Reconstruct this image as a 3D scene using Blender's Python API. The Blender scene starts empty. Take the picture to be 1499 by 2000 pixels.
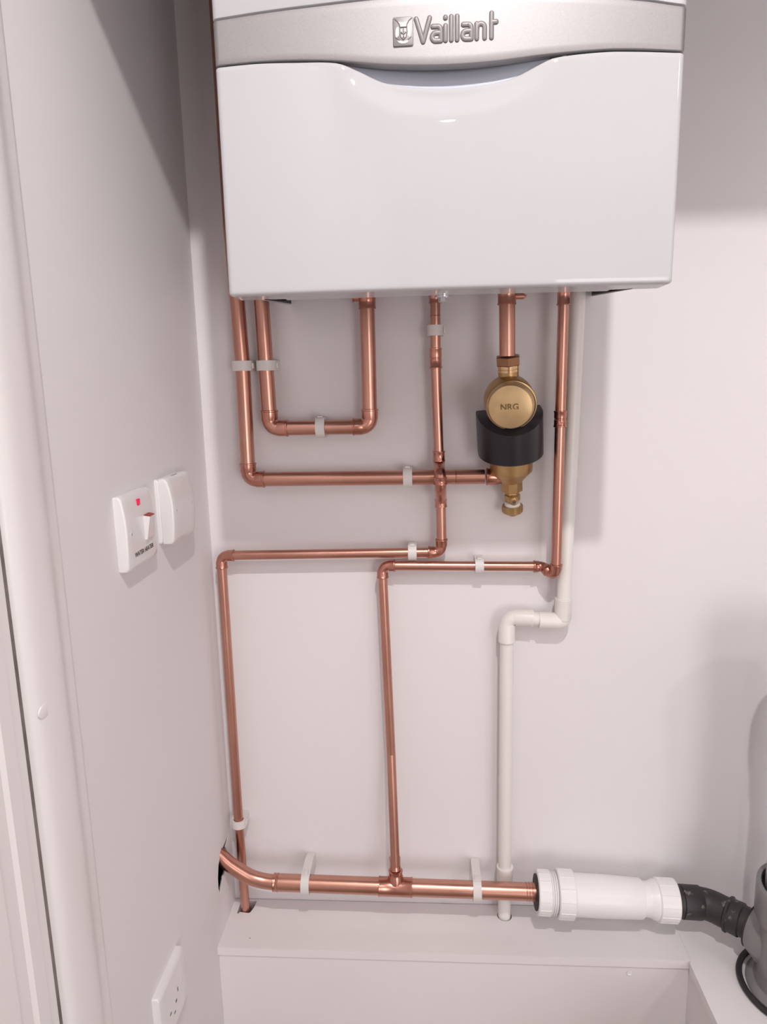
import bpy, bmesh, math, random
from mathutils import Vector, Matrix
PI = math.pi
random.seed(4)
S = bpy.context.scene
col = S.collection
V3 = Vector

# ------------------------------------------------------------------ camera
cam_d = bpy.data.cameras.new('camera'); cam = bpy.data.objects.new('camera', cam_d)
col.objects.link(cam); S.camera = cam
FPX, PITCH, YAW, ROLL = 1362.1, 0.1873, 0.0622, -0.0215
fw = V3((-math.sin(YAW)*math.cos(PITCH), math.cos(YAW)*math.cos(PITCH), -math.sin(PITCH)))
rt = fw.cross(V3((0, 0, 1))).normalized(); up = rt.cross(fw)
r2 = math.cos(ROLL)*rt + math.sin(ROLL)*up; u2 = -math.sin(ROLL)*rt + math.cos(ROLL)*up
M = Matrix((r2, u2, -fw)).transposed().to_4x4()
M.translation = V3((0.3444, -1.0703, 0.8978))
cam.matrix_world = M
cam_d.sensor_fit = 'VERTICAL'; cam_d.sensor_height = 24.0
cam_d.lens = 24.0*FPX/2000.0
cam_d.clip_start = 0.01

# ------------------------------------------------------------------ world, light, exposure
w = bpy.data.worlds.new('world'); S.world = w; w.use_nodes = True
w.node_tree.nodes['Background'].inputs[0].default_value = (0.9, 0.88, 0.9, 1)
w.node_tree.nodes['Background'].inputs[1].default_value = 0.15
S.view_settings.view_transform = 'Standard'; S.view_settings.look = 'None'
S.view_settings.gamma = 1.0; S.view_settings.use_curve_mapping = False
S.view_settings.exposure = 0.06
CEIL, FLOOR = 2.00, -0.36
LAMPS = [((0.515, -1.30, CEIL-0.035), 53.0), ((0.45, -2.70, CEIL-0.035), 14.0), ((1.9, -2.1, CEIL-0.035), 32.0)]  # first lamp is read from the shadows; the others are added fill
for i, (p, e) in enumerate(LAMPS):
    ld = bpy.data.lights.new('downlight_lamp', 'SPOT'); ld.energy = e; ld.color = (1.0, 0.965, 0.958)
    ld.spot_size = math.radians(160); ld.spot_blend = 0.6
    ld.shadow_soft_size = (0.024, 0.04, 0.09)[i]
    lo = bpy.data.objects.new('downlight_lamp', ld); col.objects.link(lo); lo.location = p
# added soft area light behind the camera, there only to fill the shade
ad = bpy.data.lights.new('soft_fill', 'AREA'); ad.shape = 'RECTANGLE'; ad.size = 1.5; ad.size_y = 1.6
ad.energy = 46.0; ad.color = (1.0, 0.97, 0.985)
ao = bpy.data.objects.new('soft_fill', ad); col.objects.link(ao)
ao.location = (1.75, -4.10, 0.49); ao.rotation_euler = (PI/2, 0, math.radians(20))

# ------------------------------------------------------------------ materials
def new_mat(name):
    m = bpy.data.materials.new(name); m.use_nodes = True
    nt = m.node_tree; b = nt.nodes['Principled BSDF']
    return m, nt, b
def noise_mix(nt, b, c1, c2, scale, lo=0.35, hi=0.65, stretch=(1, 1, 1), detail=4):
    tc = nt.nodes.new('ShaderNodeTexCoord'); mp = nt.nodes.new('ShaderNodeMapping')
    mp.inputs['Scale'].default_value = stretch
    n = nt.nodes.new('ShaderNodeTexNoise'); n.inputs['Scale'].default_value = scale; n.inputs['Detail'].default_value = detail
    r = nt.nodes.new('ShaderNodeValToRGB')
    r.color_ramp.elements[0].position = lo; r.color_ramp.elements[0].color = (*c1, 1)
    r.color_ramp.elements[1].position = hi; r.color_ramp.elements[1].color = (*c2, 1)
    nt.links.new(tc.outputs['Object'], mp.inputs[0]); nt.links.new(mp.outputs[0], n.inputs['Vector'])
    nt.links.new(n.outputs[0], r.inputs[0]); nt.links.new(r.outputs[0], b.inputs['Base Color'])
    return n, r
def bump(nt, b, scale, strength, dist=0.001, detail=4):
    tc = nt.nodes.new('ShaderNodeTexCoord')
    n = nt.nodes.new('ShaderNodeTexNoise'); n.inputs['Scale'].default_value = scale; n.inputs['Detail'].default_value = detail
    bp = nt.nodes.new('ShaderNodeBump'); bp.inputs['Strength'].default_value = strength; bp.inputs['Distance'].default_value = dist
    nt.links.new(tc.outputs['Object'], n.inputs['Vector']); nt.links.new(n.outputs[0], bp.inputs['Height'])
    nt.links.new(bp.outputs[0], b.inputs['Normal'])
def plain(name, c, rough, metal=0.0, coat=0.0, var=0.04, scale=8, bmp=None):
    m, nt, b = new_mat(name)
    noise_mix(nt, b, tuple(x*(1-var) for x in c), tuple(min(1, x*(1+var)) for x in c), scale)
    b.inputs['Roughness'].default_value = rough; b.inputs['Metallic'].default_value = metal
    b.inputs['Coat Weight'].default_value = coat; b.inputs['Coat Roughness'].default_value = 0.05
    if bmp: bump(nt, b, *bmp)
    return m
MAT = {}
MAT['wall'] = plain('wall_paint', (0.79, 0.755, 0.76), 0.75, var=0.012, scale=2.5, bmp=(60, 0.15, 0.0006))
MAT['far_wall'] = plain('far_wall_paint', (0.42, 0.39, 0.38), 0.8, var=0.02, scale=2)
MAT['gloss_paint'] = plain('gloss_wood_paint', (0.82, 0.79, 0.785), 0.32, var=0.01, scale=3, bmp=(14, 0.12, 0.001))
MAT['board'] = plain('boxing_board_paint', (0.80, 0.765, 0.765), 0.45, var=0.015, scale=4, bmp=(35, 0.2, 0.0006))
MAT['dark_strip'] = plain('dark_door_strip', (0.20, 0.165, 0.15), 0.8, var=0.25, scale=30, bmp=(90, 0.6, 0.002))
MAT['floor'] = plain('floor_vinyl', (0.26, 0.20, 0.16), 0.5, var=0.1, scale=6)
MAT['hole'] = plain('dark_cavity', (0.05, 0.04, 0.04), 0.9, var=0.3, scale=40)
MAT['plaster'] = plain('raw_plasterboard', (0.42, 0.36, 0.34), 0.9, var=0.15, scale=40)
MAT['enamel'] = plain('white_enamel', (0.545, 0.54, 0.555), 0.5, coat=0.6, var=0.006, scale=3)
MAT['enamel'].node_tree.nodes['Principled BSDF'].inputs['Specular IOR Level'].default_value = 0.0
MAT['enamel'].node_tree.nodes['Principled BSDF'].inputs['Coat Roughness'].default_value = 0.03
MAT['handle'] = plain('blue_grey_plastic', (0.50, 0.53, 0.61), 0.4, var=0.02)
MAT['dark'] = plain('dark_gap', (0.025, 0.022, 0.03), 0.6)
MAT['badge'] = plain('dark_silver', (0.235, 0.22, 0.215), 0.42, metal=0.25, var=0.03)
MAT['badge_light'] = plain('bright_silver', (0.58, 0.56, 0.55), 0.45, metal=0.2, var=0.02)
MAT['clip'] = plain('white_nylon_clip', (0.74, 0.70, 0.68), 0.45, var=0.02)
MAT['pvc'] = plain('white_waste_plastic', (0.80, 0.765, 0.735), 0.35, var=0.015)
MAT['pvc_w'] = plain('bright_white_plastic', (0.86, 0.84, 0.835), 0.35, var=0.012)
MAT['rubber'] = plain('black_rubber', (0.022, 0.018, 0.020), 0.55, var=0.2)
MAT['switch'] = plain('white_switch_plastic', (0.80, 0.775, 0.77), 0.22, coat=0.3, var=0.008)
MAT['steel'] = plain('zinc_steel', (0.72, 0.74, 0.74), 0.25, metal=1.0)
MAT['print'] = plain('black_print', (0.05, 0.035, 0.035), 0.6)
MAT['slot'] = plain('socket_slot', (0.12, 0.10, 0.10), 0.7)
MAT['red'] = plain('red_marking', (0.35, 0.03, 0.03), 0.5)
MAT['ptfe'] = plain('white_nylon_seal', (0.85, 0.84, 0.84), 0.4)
MAT['jacket'] = plain('black_jacket_plastic', (0.010, 0.009, 0.014), 0.38, var=0.1, bmp=(220, 0.1, 0.0003))
MAT['grille'] = plain('lamp_housing', (0.8, 0.8, 0.8), 0.3)
# silver band: brushed
m, nt, b = new_mat('silver_lacquer'); noise_mix(nt, b, (0.345, 0.332, 0.332), (0.375, 0.362, 0.362), 900)
b.inputs['Metallic'].default_value = 0.8; b.inputs['Roughness'].default_value = 0.52; b.inputs['Specular IOR Level'].default_value = 0.3
MAT['silver'] = m
# red neon indicator gives off light
m, nt, b = new_mat('neon_indicator'); b.inputs['Base Color'].default_value = (0.7, 0.01, 0.08, 1)
n = nt.nodes.new('ShaderNodeTexNoise'); n.inputs['Scale'].default_value = 300
b.inputs['Emission Color'].default_value = (0.9, 0.02, 0.12, 1); b.inputs['Emission Strength'].default_value = 0.22
b.inputs['Roughness'].default_value = 0.2
MAT['neon'] = m
m, nt, b = new_mat('lamp_lens'); b.inputs['Emission Color'].default_value = (1, 0.94, 0.9, 1); b.inputs['Emission Strength'].default_value = 4
MAT['lens'] = m
# copper
def copper(name, c1, c2, rough):
    m, nt, b = new_mat(name)
    n, r = noise_mix(nt, b, c1, c2, 7, 0.33, 0.66, detail=3)
    b.inputs['Metallic'].default_value = 1.0
    tc = nt.nodes.new('ShaderNodeTexCoord')
    n2 = nt.nodes.new('ShaderNodeTexNoise'); n2.inputs['Scale'].default_value = 14; n2.inputs['Detail'].default_value = 3
    mr = nt.nodes.new('ShaderNodeMapRange'); mr.inputs['From Min'].default_value = 0.3; mr.inputs['From Max'].default_value = 0.7
    mr.inputs['To Min'].default_value = rough-0.03; mr.inputs['To Max'].default_value = rough+0.05
    nt.links.new(tc.outputs['Object'], n2.inputs['Vector']); nt.links.new(n2.outputs[0], mr.inputs[0]); nt.links.new(mr.outputs[0], b.inputs['Roughness'])
    return m
MAT['copper'] = copper('copper_tube', (0.53, 0.265, 0.20), (0.63, 0.34, 0.262), 0.31)
MAT['copper_fit'] = copper('copper_fitting', (0.44, 0.19, 0.14), (0.64, 0.32, 0.245), 0.27)
def brass(name, c, rough, metal=1.0):
    m, nt, b = new_mat(name); noise_mix(nt, b, tuple(x*0.88 for x in c), c, 60)
    b.inputs['Metallic'].default_value = metal; b.inputs['Roughness'].default_value = rough
    return m
MAT['brass'] = brass('cast_brass', (0.56, 0.375, 0.18), 0.38)
MAT['brass_face'] = brass('machined_brass', (0.66, 0.47, 0.25), 0.42, 0.8)
MAT['brass_bright'] = brass('bright_brass', (0.78, 0.56, 0.32), 0.2)
MAT['brass_dark'] = brass('dull_brass_nut', (0.36, 0.20, 0.11), 0.4)
MAT['etch'] = plain('etched_letters', (0.24, 0.15, 0.07), 0.6, metal=0.5)
# black pipe with a few flecks of white dust
m, nt, b = new_mat('black_waste_plastic'); noise_mix(nt, b, (0.030, 0.025, 0.027), (0.34, 0.32, 0.30), 75, 0.60, 0.74, detail=7)
b.inputs['Roughness'].default_value = 0.5
MAT['black'] = m
MAT['soil'] = plain('grey_soil_plastic', (0.235, 0.225, 0.225), 0.35, var=0.05, scale=15)
MAT['teal'] = plain('dark_teal_plastic', (0.07, 0.085, 0.10), 0.25)

# ------------------------------------------------------------------ mesh helpers
def finish(name, bm, mat, parent=None, smooth=35, recalc=True):
    if recalc: bmesh.ops.recalc_face_normals(bm, faces=bm.faces[:])
    if smooth:
        for f in bm.faces: f.smooth = True
        lim = math.radians(smooth)
        for e in bm.edges:
            if len(e.link_faces) == 2:
                if e.calc_face_angle(0) > lim: e.smooth = False
    me = bpy.data.meshes.new(name); bm.to_mesh(me); bm.free()
    me.materials.append(MAT[mat] if isinstance(mat, str) else mat)
    o = bpy.data.objects.new(name, me); col.objects.link(o)
    if parent: o.parent = parent; o.matrix_parent_inverse = parent_inv(parent)
    return o
def parent_inv(p):   # meshes hold world coordinates, empties stand at their thing's base
    return Matrix.Translation(-p.location) if p.type == 'EMPTY' else Matrix.Identity(4)
def thing(name, label, cat, loc=(0, 0, 0), group=None):
    o = bpy.data.objects.new(name, None); col.objects.link(o); o.location = loc; o.empty_display_size = 0.02
    o['label'] = label; o['category'] = cat
    if group: o['group'] = group
    return o
def tag(o, label, cat, group=None):
    o['label'] = label; o['category'] = cat
    if group: o['group'] = group
    return o
def struct(o, label=None, cat=None):
    o['kind'] = 'structure'
    if label: o['label'] = label
    if cat: o['category'] = cat
    return o
def frame(d, hint=None):
    d = d.normalized(); h = hint or (V3((0, 0, 1)) if abs(d.z) < 0.9 else V3((0, 1, 0)))
    a = d.cross(h).normalized(); return a, d.cross(a).normalized()
def sweep(bm, pts, radii, n=24, caps=True, hint=None, sq=(1, 1), rot=0):
    """tube along pts; radii one per point"""
    pts = [V3(p) for p in pts]
    if not hasattr(radii, '__len__'): radii = [radii]*len(pts)
    tg = []
    for i in range(len(pts)):
        a = pts[max(i-1, 0)]; b = pts[min(i+1, len(pts)-1)]
        if (b-a).length < 1e-9: a = pts[max(i-2, 0)]; b = pts[min(i+2, len(pts)-1)]
        tg.append((b-a).normalized())
    A, B = frame(tg[0], hint); rings = []
    for i, p in enumerate(pts):
        if i: # transport
            ax = tg[i-1].cross(tg[i])
            if ax.length > 1e-7:
                q = Matrix.Rotation(tg[i-1].angle(tg[i]), 3, ax.normalized()); A = q @ A; B = q @ B
        rings.append([bm.verts.new(p + (A*math.cos(2*PI*k/n+rot)*sq[0] + B*math.sin(2*PI*k/n+rot)*sq[1])*radii[i]) for k in range(n)])
    for i in range(len(rings)-1):
        for k in range(n):
            bm.faces.new((rings[i][k], rings[i][(k+1) % n], rings[i+1][(k+1) % n], rings[i+1][k]))
    if caps:
        bm.faces.new(rings[0][::-1]); bm.faces.new(rings[-1])
    return bm
def lathe(bm, base, axis, prof, n=40, rot=0, caps=True):
    """prof: list of (distance along axis, radius)"""
    axis = V3(axis).normalized(); base = V3(base); A, B = frame(axis); rings = []
    for t, r in prof:
        rings.append([bm.verts.new(base+axis*t+(A*math.cos(2*PI*k/n+rot)+B*math.sin(2*PI*k/n+rot))*max(r, 1e-5)) for k in range(n)])
    for i in range(len(rings)-1):
        for k in range(n):
            bm.faces.new((rings[i][k], rings[i][(k+1) % n], rings[i+1][(k+1) % n], rings[i+1][k]))
    if caps:
        bm.faces.new(rings[0][::-1]); bm.faces.new(rings[-1])
    return bm
def box(bm, lo, hi, bev=0.0, seg=2):
    lo = V3(lo); hi = V3(hi)
    vs = [bm.verts.new((x, y, z)) for x in (lo.x, hi.x) for y in (lo.y, hi.y) for z in (lo.z, hi.z)]
    fs = [(0, 1, 3, 2), (4, 6, 7, 5), (0, 4, 5, 1), (2, 3, 7, 6), (0, 2, 6, 4), (1, 5, 7, 3)]
    faces = [bm.faces.new([vs[i] for i in f]) for f in fs]
    if bev:
        es = list({e for f in faces for e in f.edges})
        bmesh.ops.bevel(bm, geom=es, offset=bev, segments=seg, profile=0.5, affect='EDGES')
    return bm
def prism(bm, outline, ax_u, ax_v, origin, ext, holes=()):
    """flat polygon (u,v) extruded by vector ext"""
    U, W, O, E = V3(ax_u), V3(ax_v), V3(origin), V3(ext)
    loops = [outline]+list(holes); edges = []; lv = []
    for lp in loops:
        vs = [bm.verts.new(O+U*a+W*b_) for a, b_ in lp]; lv.append(vs)
        edges += [bm.edges.new((vs[i], vs[(i+1) % len(vs)])) for i in range(len(vs))]
    if holes: r = bmesh.ops.triangle_fill(bm, use_beauty=True, edges=edges); fs = [g for g in r['geom'] if isinstance(g, bmesh.types.BMFace)]
    else: fs = [bm.faces.new(lv[0])]
    d = bmesh.ops.duplicate(bm, geom=fs)
    nf = [g for g in d['geom'] if isinstance(g, bmesh.types.BMFace)]
    nv = [g for g in d['geom'] if isinstance(g, bmesh.types.BMVert)]
    vm = d['vert_map']
    for v in nv: v.co += E
    for vs in lv:
        for i in range(len(vs)):
            a, c = vs[i], vs[(i+1) % len(vs)]
            bm.faces.new((a, c, vm[c], vm[a]))
    return bm
def BM(): return bmesh.new()
def arc(c, u, v, r, a0, a1, n):
    c, u, v = V3(c), V3(u), V3(v)
    return [c+(u*math.cos(a0+(a1-a0)*i/n)+v*math.sin(a0+(a1-a0)*i/n))*r for i in range(n+1)]

# ------------------------------------------------------------------ plumbing helpers
def pipe(parent, a, b_, r, mat='copper', name='pipe'):
    return finish(name, sweep(BM(), [a, b_], r, 28), mat, parent, 50)
def elbow(parent, corner, da, db, r, R, sock, mat='copper_fit', wall=0.0013, lip=0.0007, name='elbow', n=28):
    """end-feed elbow: da, db unit vectors from the corner along each leg"""
    c, da, db = V3(corner), V3(da).normalized(), V3(db).normalized()
    ang = da.angle(db); t = R/math.tan(ang/2)            # tangent length
    cen = c+(da+db).normalized()*(R/math.sin(ang/2))
    s, e = c+da*t, c+db*t
    pts, rad = [], []
    for k, q in ((0, lip*0.2), (0.0006, lip), (0.0022, lip), (0.003, 0)): pts.append(s+da*(sock-k)); rad.append(r+wall+q)
    pts.append(s); rad.append(r+wall*0.9)
    a = (s-cen).normalized(); b_ = (e-cen).normalized(); th = a.angle(b_); N = 10
    for i in range(1, N):
        f = i/N; v = (a*math.sin((1-f)*th)+b_*math.sin(f*th))/math.sin(th); pts.append(cen+v*R); rad.append(r+wall*0.35)
    pts.append(e); rad.append(r+wall*0.9)
    for k, q in ((0.003, 0), (0.0022, lip), (0.0006, lip), (0, lip*0.2)): pts.append(e+db*(sock-k)); rad.append(r+wall+q)
    return finish(name, sweep(BM(), pts, rad, n), mat, parent, 40)
def coupling(parent, a, b_, r, mat='copper_fit', wall=0.0013, mid=True, name='coupling'):
    a, b_ = V3(a), V3(b_); L = (b_-a).length; d = (b_-a).normalized(); w1 = r+wall
    pr = [(0, w1), (0.0004, w1+0.0006), (0.002, w1+0.0006), (0.0028, w1)]
    if mid: pr += [(L/2-0.0014, w1), (L/2-0.0006, w1-0.0007), (L/2+0.0006, w1-0.0007), (L/2+0.0014, w1)]
    pr += [(L-0.0028, w1), (L-0.002, w1+0.0006), (L-0.0004, w1+0.0006), (L, w1)]
    return finish(name, lathe(BM(), a, d, pr, 28), mat, parent, 40)
def clip(name_label, c, off, r, axis, wide=0.0145, thick=0.0028, group='white pipe clips on the back wall'):
    """saddle clip round a pipe of radius r, centre c=(x,z), pipe axis 'x' or 'z', screwed to the wall at y=0"""
    x, z = c; N = 28
    t = thing('pipe_clip', name_label, 'pipe clip', (x, 0, z), group)
    # section in (p, y): p across the pipe; outer follows a D, inner a circle
    ro = r+thick; out, inn = [], []
    for i in range(N):
        a = 2*PI*i/N; ca, sa = math.cos(a), math.sin(a)     # sa<0 is towards the camera
        inn.append((ca*(r+0.0002), -off+sa*(r+0.0002)))
        if sa <= 0: out.append((ca*(ro+0.0015*abs(ca)), -off+sa*ro))
        else:       # square shoulders back to the wall
            k = min((ro+0.0015)/max(abs(ca), 1e-4), (off-0.0005)/max(sa, 1e-4)); out.append((ca*k, -off+sa*k))
    bm = BM(); h = wide/2
    P = (lambda p, y, s: V3((x+p, y, z+s))) if axis == 'z' else (lambda p, y, s: V3((x+s, y, z+p)))
    lay = []
    for lp, e in ((out, 0.0), (inn, 0.0)):
        lay.append([[bm.verts.new(P(p, y, s)) for p, y in lp] for s in (-h, h)])
    for i in range(N):
        j = (i+1) % N
        o0, o1, i0, i1 = lay[0][0], lay[0][1], lay[1][0], lay[1][1]
        bm.faces.new((o0[i], o0[j], o1[j], o1[i])); bm.faces.new((i0[j], i0[i], i1[i], i1[j]))
        bm.faces.new((o0[j], o0[i], i0[i], i0[j])); bm.faces.new((o1[i], o1[j], i1[j], i1[i]))
    finish('clip_body', bm, 'clip', t, 35)
    # closing latch: small raised tab on one shoulder
    bm = BM()
    q = ro+0.0012
    lo = P(q, -off-0.004, -h*0.55); hi = P(q+0.0022, -off+0.010, h*0.55)
    box(bm, (min(lo.x, hi.x), lo.y, min(lo.z, hi.z)), (max(lo.x, hi.x), hi.y, max(lo.z, hi.z)), 0.0006)
    finish('latch', bm, 'clip', t)
    return t

# ================================================================== ROOM
RX, RY = 2.6, -4.2
# left wall with the ragged hole the big pipe comes out of
hole = [(-0.0169, 0.1376), (-0.045, 0.1366), (-0.0632, 0.1349), (-0.0772, 0.1247), (-0.0841, 0.1066), (-0.0853, 0.0886), (-0.0801, 0.073), (-0.0695, 0.0807), (-0.0586, 0.0893), (-0.0429, 0.0915), (-0.0283, 0.0871), (-0.0241, 0.1056), (-0.035, 0.1264), (-0.0247, 0.1306)]
bm = prism(BM(), [(0.0, FLOOR), (0.0, CEIL), (RY, CEIL), (RY, FLOOR)], (0, 1, 0), (0, 0, 1), (0, 0, 0), (-0.0012, 0, 0), [hole])
wl = struct(finish('wall_left', bm, 'wall', smooth=0))
bm = BM(); box(bm, (-0.075, -0.13, 0.03), (-0.0012, 0.012, 0.19))
bm.faces.ensure_lookup_table()
bmesh.ops.delete(bm, geom=[f for f in bm.faces if f.calc_center_median().x > -0.0015], context='FACES')
struct(finish('wall_cavity', bm, 'hole', wl, smooth=0))
pts, rad = [], []   # torn plasterboard edge round the hole
for i in range(len(hole)+1):
    a, b_ = hole[i % len(hole)], hole[(i+1) % len(hole)]
    for k in range(4):
        if i == len(hole) and k: break
        f = k/4; pts.append((-0.0022, a[0]+(b_[0]-a[0])*f+random.uniform(-0.0005, 0.0005), a[1]+(b_[1]-a[1])*f+random.uniform(-0.0005, 0.0005))); rad.append(random.uniform(0.0004, 0.0012))
finish('torn_edge', sweep(BM(), pts, rad, 6), 'plaster', wl, 60)
struct(finish('wall_back', box(BM(), (-0.012, 0, FLOOR), (RX+0.02, 0.02, CEIL)), 'wall', smooth=0))
struct(finish('wall_right', box(BM(), (RX, RY, FLOOR), (RX+0.02, 0, CEIL)), 'wall', smooth=0))
struct(finish('wall_front', box(BM(), (-0.012, RY-0.02, FLOOR), (RX+0.02, RY, CEIL)), 'far_wall', smooth=0))
struct(finish('floor', box(BM(), (-0.012, RY-0.02, FLOOR-0.02), (RX+0.02, 0.02, FLOOR)), 'floor', smooth=0))
struct(finish('ceiling', box(BM(), (-0.012, RY-0.02, CEIL), (RX+0.02, 0.02, CEIL+0.02)), 'wall', smooth=0))
# head of the cupboard opening, above the frame: cuts the ceiling light off the top of the walls
struct(finish('wall_header', box(BM(), (0.0, -0.50, 1.440), (RX, -0.42, CEIL)), 'wall', smooth=0))
# architrave on the left wall (profile in x,y extruded upwards)
prof = [(0, -0.452), (0.0020, -0.4530), (0.0034, -0.4555), (0.0040, -0.460), (0.0046, -0.468), (0.0060, -0.475), (0.0085, -0.4815), (0.0110, -0.4865), (0.0128, -0.494), (0.0135, -0.503),
        (0.0135, -0.520), (0.0125, -0.531), (0.010, -0.538), (0.006, -0.5415), (0.0, -0.5425)]
bm = prism(BM(), [(a, b_) for a, b_ in prof], (1, 0, 0), (0, 1, 0), (0, 0, FLOOR), (0, 0, CEIL-FLOOR))
ar = struct(finish('trim_1', bm, 'gloss_paint', smooth=40))
bm = lathe(BM(), (0.0119, -0.5250, 0.6225), (1, 0, 0), [(0, 0.0068), (0.0010, 0.0066), (0.0013, 0.0058), (0.0013, 0.0001)], 28)
for v in bm.verts: v.co.y = -0.5250+(v.co.y+0.5250)*1.7
finish('screw_cover', bm, 'gloss_paint', ar, 30)
struct(finish('trim_2', box(BM(), (0.0, -0.5530, FLOOR), (0.0035, -0.5425, CEIL)), 'dark_strip', smooth=0))  # dark strip between the architrave and the door
# ragged dark edge beside the dark strip, then the white door edge and its bevels
bm = BM(); z = FLOOR
while z < CEIL:
    h = random.uniform(0.004, 0.012); d = random.uniform(0.0, 0.0016)
    box(bm, (0.0, -0.5555, z), (0.0045+random.uniform(0, 0.001), -0.5535+d, min(z+h, CEIL))); z += h
struct(finish('trim_3', bm, 'dark_strip', smooth=0))
dp = [(0, -0.5555), (0.009, -0.5562), (0.0105, -0.558), (0.0105, -0.570), (0.014, -0.574), (0.0145, -0.590), (0.012, -0.594), (0.012, -0.610), (0.017, -0.616), (0.017, -0.72), (0, -0.72)]
bm = prism(BM(), dp, (1, 0, 0), (0, 1, 0), (0, 0, FLOOR), (0, 0, CEIL-FLOOR))
struct(finish('door_1', bm, 'gloss_paint', smooth=30))

# ---- boxing along the foot of the wall (two boards and their fronts)
LY, LX, TB = -0.110, 0.749, 0.014
bx = thing('pipe_boxing', 'long white painted ledge boxed in along the foot of the back wall', 'boxing', (0, 0, FLOOR))
# top board with the pipe cut-outs
cut1 = [(0.012, -0.006), (0.012, -0.0355), (0.0145, -0.0365), (0.0160, -0.0325), (0.0315, -0.0345), (0.0345, -0.033), (0.0385, -0.020), (0.0395, -0.006)]
cut2 = [(0.4703+0.0123*math.cos(a), -0.0262+0.0125*math.sin(a)) for a in [2*PI*i/20 for i in range(20)]]
bm = prism(BM(), [(0.0, -0.0014), (LX-0.0002, -0.0014), (LX-0.0002, LY), (0.0, LY)], (1, 0, 0), (0, 1, 0), (0, 0, -TB), (0, 0, TB), [cut1, cut2])
tb = finish('top_board', bm, 'board', bx, smooth=0)
finish('front_board', box(BM(), (0.0, LY+0.0030, FLOOR), (LX, LY+0.016, -TB-0.0016), 0.0005), 'board', bx, smooth=0)
bm = BM()
for x, z in ((0.6566, -0.0275),):
    lathe(bm, (x, LY+0.0022, z), (0, -1, 0), [(0, 0.0040), (0.0006, 0.0040), (0.0008, 0.0034), (0.0002, 0.0022), (-0.0004, 0.0004)], 20)
finish('screw_head', bm, 'ptfe', bx)
bm = BM(); lathe(bm, (0.0478, -0.089, 0.0), (0, 0, 1), [(0, 0.0010), (0.0002, 0.0008)], 10); finish('pin_hole', bm, 'slot', bx)
by = thing('pipe_boxing', 'white painted ledge on the right, running forward under the grey soil pipe', 'boxing', (LX, 0, FLOOR))
bm = prism(BM(), [(LX, -0.0006), (RX, -0.0006), (RX, -0.72), (LX-0.0035, -0.72), (LX-0.0035, LY-0.004), (LX, LY+0.0005)],
           (1, 0, 0), (0, 1, 0), (0, 0, -TB), (0, 0, TB))
finish('top_board', bm, 'board', by, smooth=0)
finish('side_board', box(BM(), (LX-0.0010, -0.71, FLOOR), (LX+0.012, LY+0.0025, -TB-0.0012), 0.0005), 'board', by, smooth=0)

# ================================================================== BOILER
BX0, BX1, BZ, BTOP, BD = 0.1440, 0.5900, 0.985, 1.700, 0.337
XC = (BX0+BX1)/2
bo = thing('gas_boiler', 'white wall-hung boiler with a silver curved band across its front', 'boiler', (XC, -0.17, BZ))
BULGE = 0.009
def plan_profile(y_back, inset=0.0, n_front=96, rc=0.006):
    """points of the casing plan from left rear round the front to right rear, with outward normals"""
    pts = []
    x0, x1 = BX0+inset, BX1-inset; rc2 = max(rc-inset, 0.0008)
    def fy(x):
        t = (x-XC)/(0.5*(BX1-BX0)); return -(BD+BULGE*(1-t*t))+inset
    yl = fy(x0)+rc2
    pts.append((x0, y_back)); pts.append((x0, (y_back+yl)/2)); pts.append((x0, yl+0.002))
    for i in range(0, 9):
        a = PI+(PI/2)*i/8; pts.append((x0+rc2+rc2*math.cos(a), fy(x0+rc2)+rc2+rc2*math.sin(a)))
    for i in range(1, n_front):
        x = x0+rc2+(x1-x0-2*rc2)*i/n_front; pts.append((x, fy(x)))
    for i in range(0, 9):
        a = 1.5*PI+(PI/2)*i/8; pts.append((x1-rc2+rc2*math.cos(a), fy(x1-rc2)+rc2+rc2*math.sin(a)))
    pts.append((x1, yl+0.002)); pts.append((x1, (y_back+yl)/2)); pts.append((x1, y_back))
    return pts
def interp(tab, x):
    if x <= tab[0][0]: return tab[0][1]
    for (a, p), (b_, q) in zip(tab, tab[1:]):
        if x <= b_:
            f = (x-a)/(b_-a); f = f*f*(3-2*f) if False else f; return p+(q-p)*f
    return tab[-1][1]
def smooth_tab(tab):  # catmull-rom resample
    out = []
    for i in range(len(tab)-1):
        p0 = tab[max(i-1, 0)]; p1 = tab[i]; p2 = tab[i+1]; p3 = tab[min(i+2, len(tab)-1)]
        for k in range(8):
            t = k/8; x = p1[0]+(p2[0]-p1[0])*t
            m1 = (p2[1]-p0[1])/max(p2[0]-p0[0], 1e-6)*(p2[0]-p1[0]); m2 = (p3[1]-p1[1])/max(p3[0]-p1[0], 1e-6)*(p2[0]-p1[0])
            z = (2*t**3-3*t*t+1)*p1[1]+(t**3-2*t*t+t)*m1+(-2*t**3+3*t*t)*p2[1]+(t**3-t*t)*m2
            out.append((x, z))
    out.append(tab[-1]); return out
LOW_TOP = smooth_tab([(0.140, 1.1985), (0.1466, 1.1985), (0.185, 1.1990), (0.225, 1.1973), (0.264, 1.1945), (0.2836, 1.1880), (0.3079, 1.1778), (0.3323, 1.1728),
                      (0.3665, 1.1700), (0.4005, 1.1714), (0.4294, 1.1758), (0.4531, 1.1850), (0.4673, 1.1898), (0.5145, 1.1935), (0.55, 1.1930), (0.5871, 1.1915), (0.6, 1.1915)])
BAND_BOT = smooth_tab([(0.140, 1.2000), (0.1466, 1.2000), (0.185, 1.2005), (0.225, 1.1993), (0.264, 1.1963), (0.31, 1.1905), (0.3617, 1.1875), (0.41, 1.1885), (0.4578, 1.1925), (0.5145, 1.1955), (0.55, 1.1950), (0.5871, 1.1930), (0.6, 1.193)])
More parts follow.
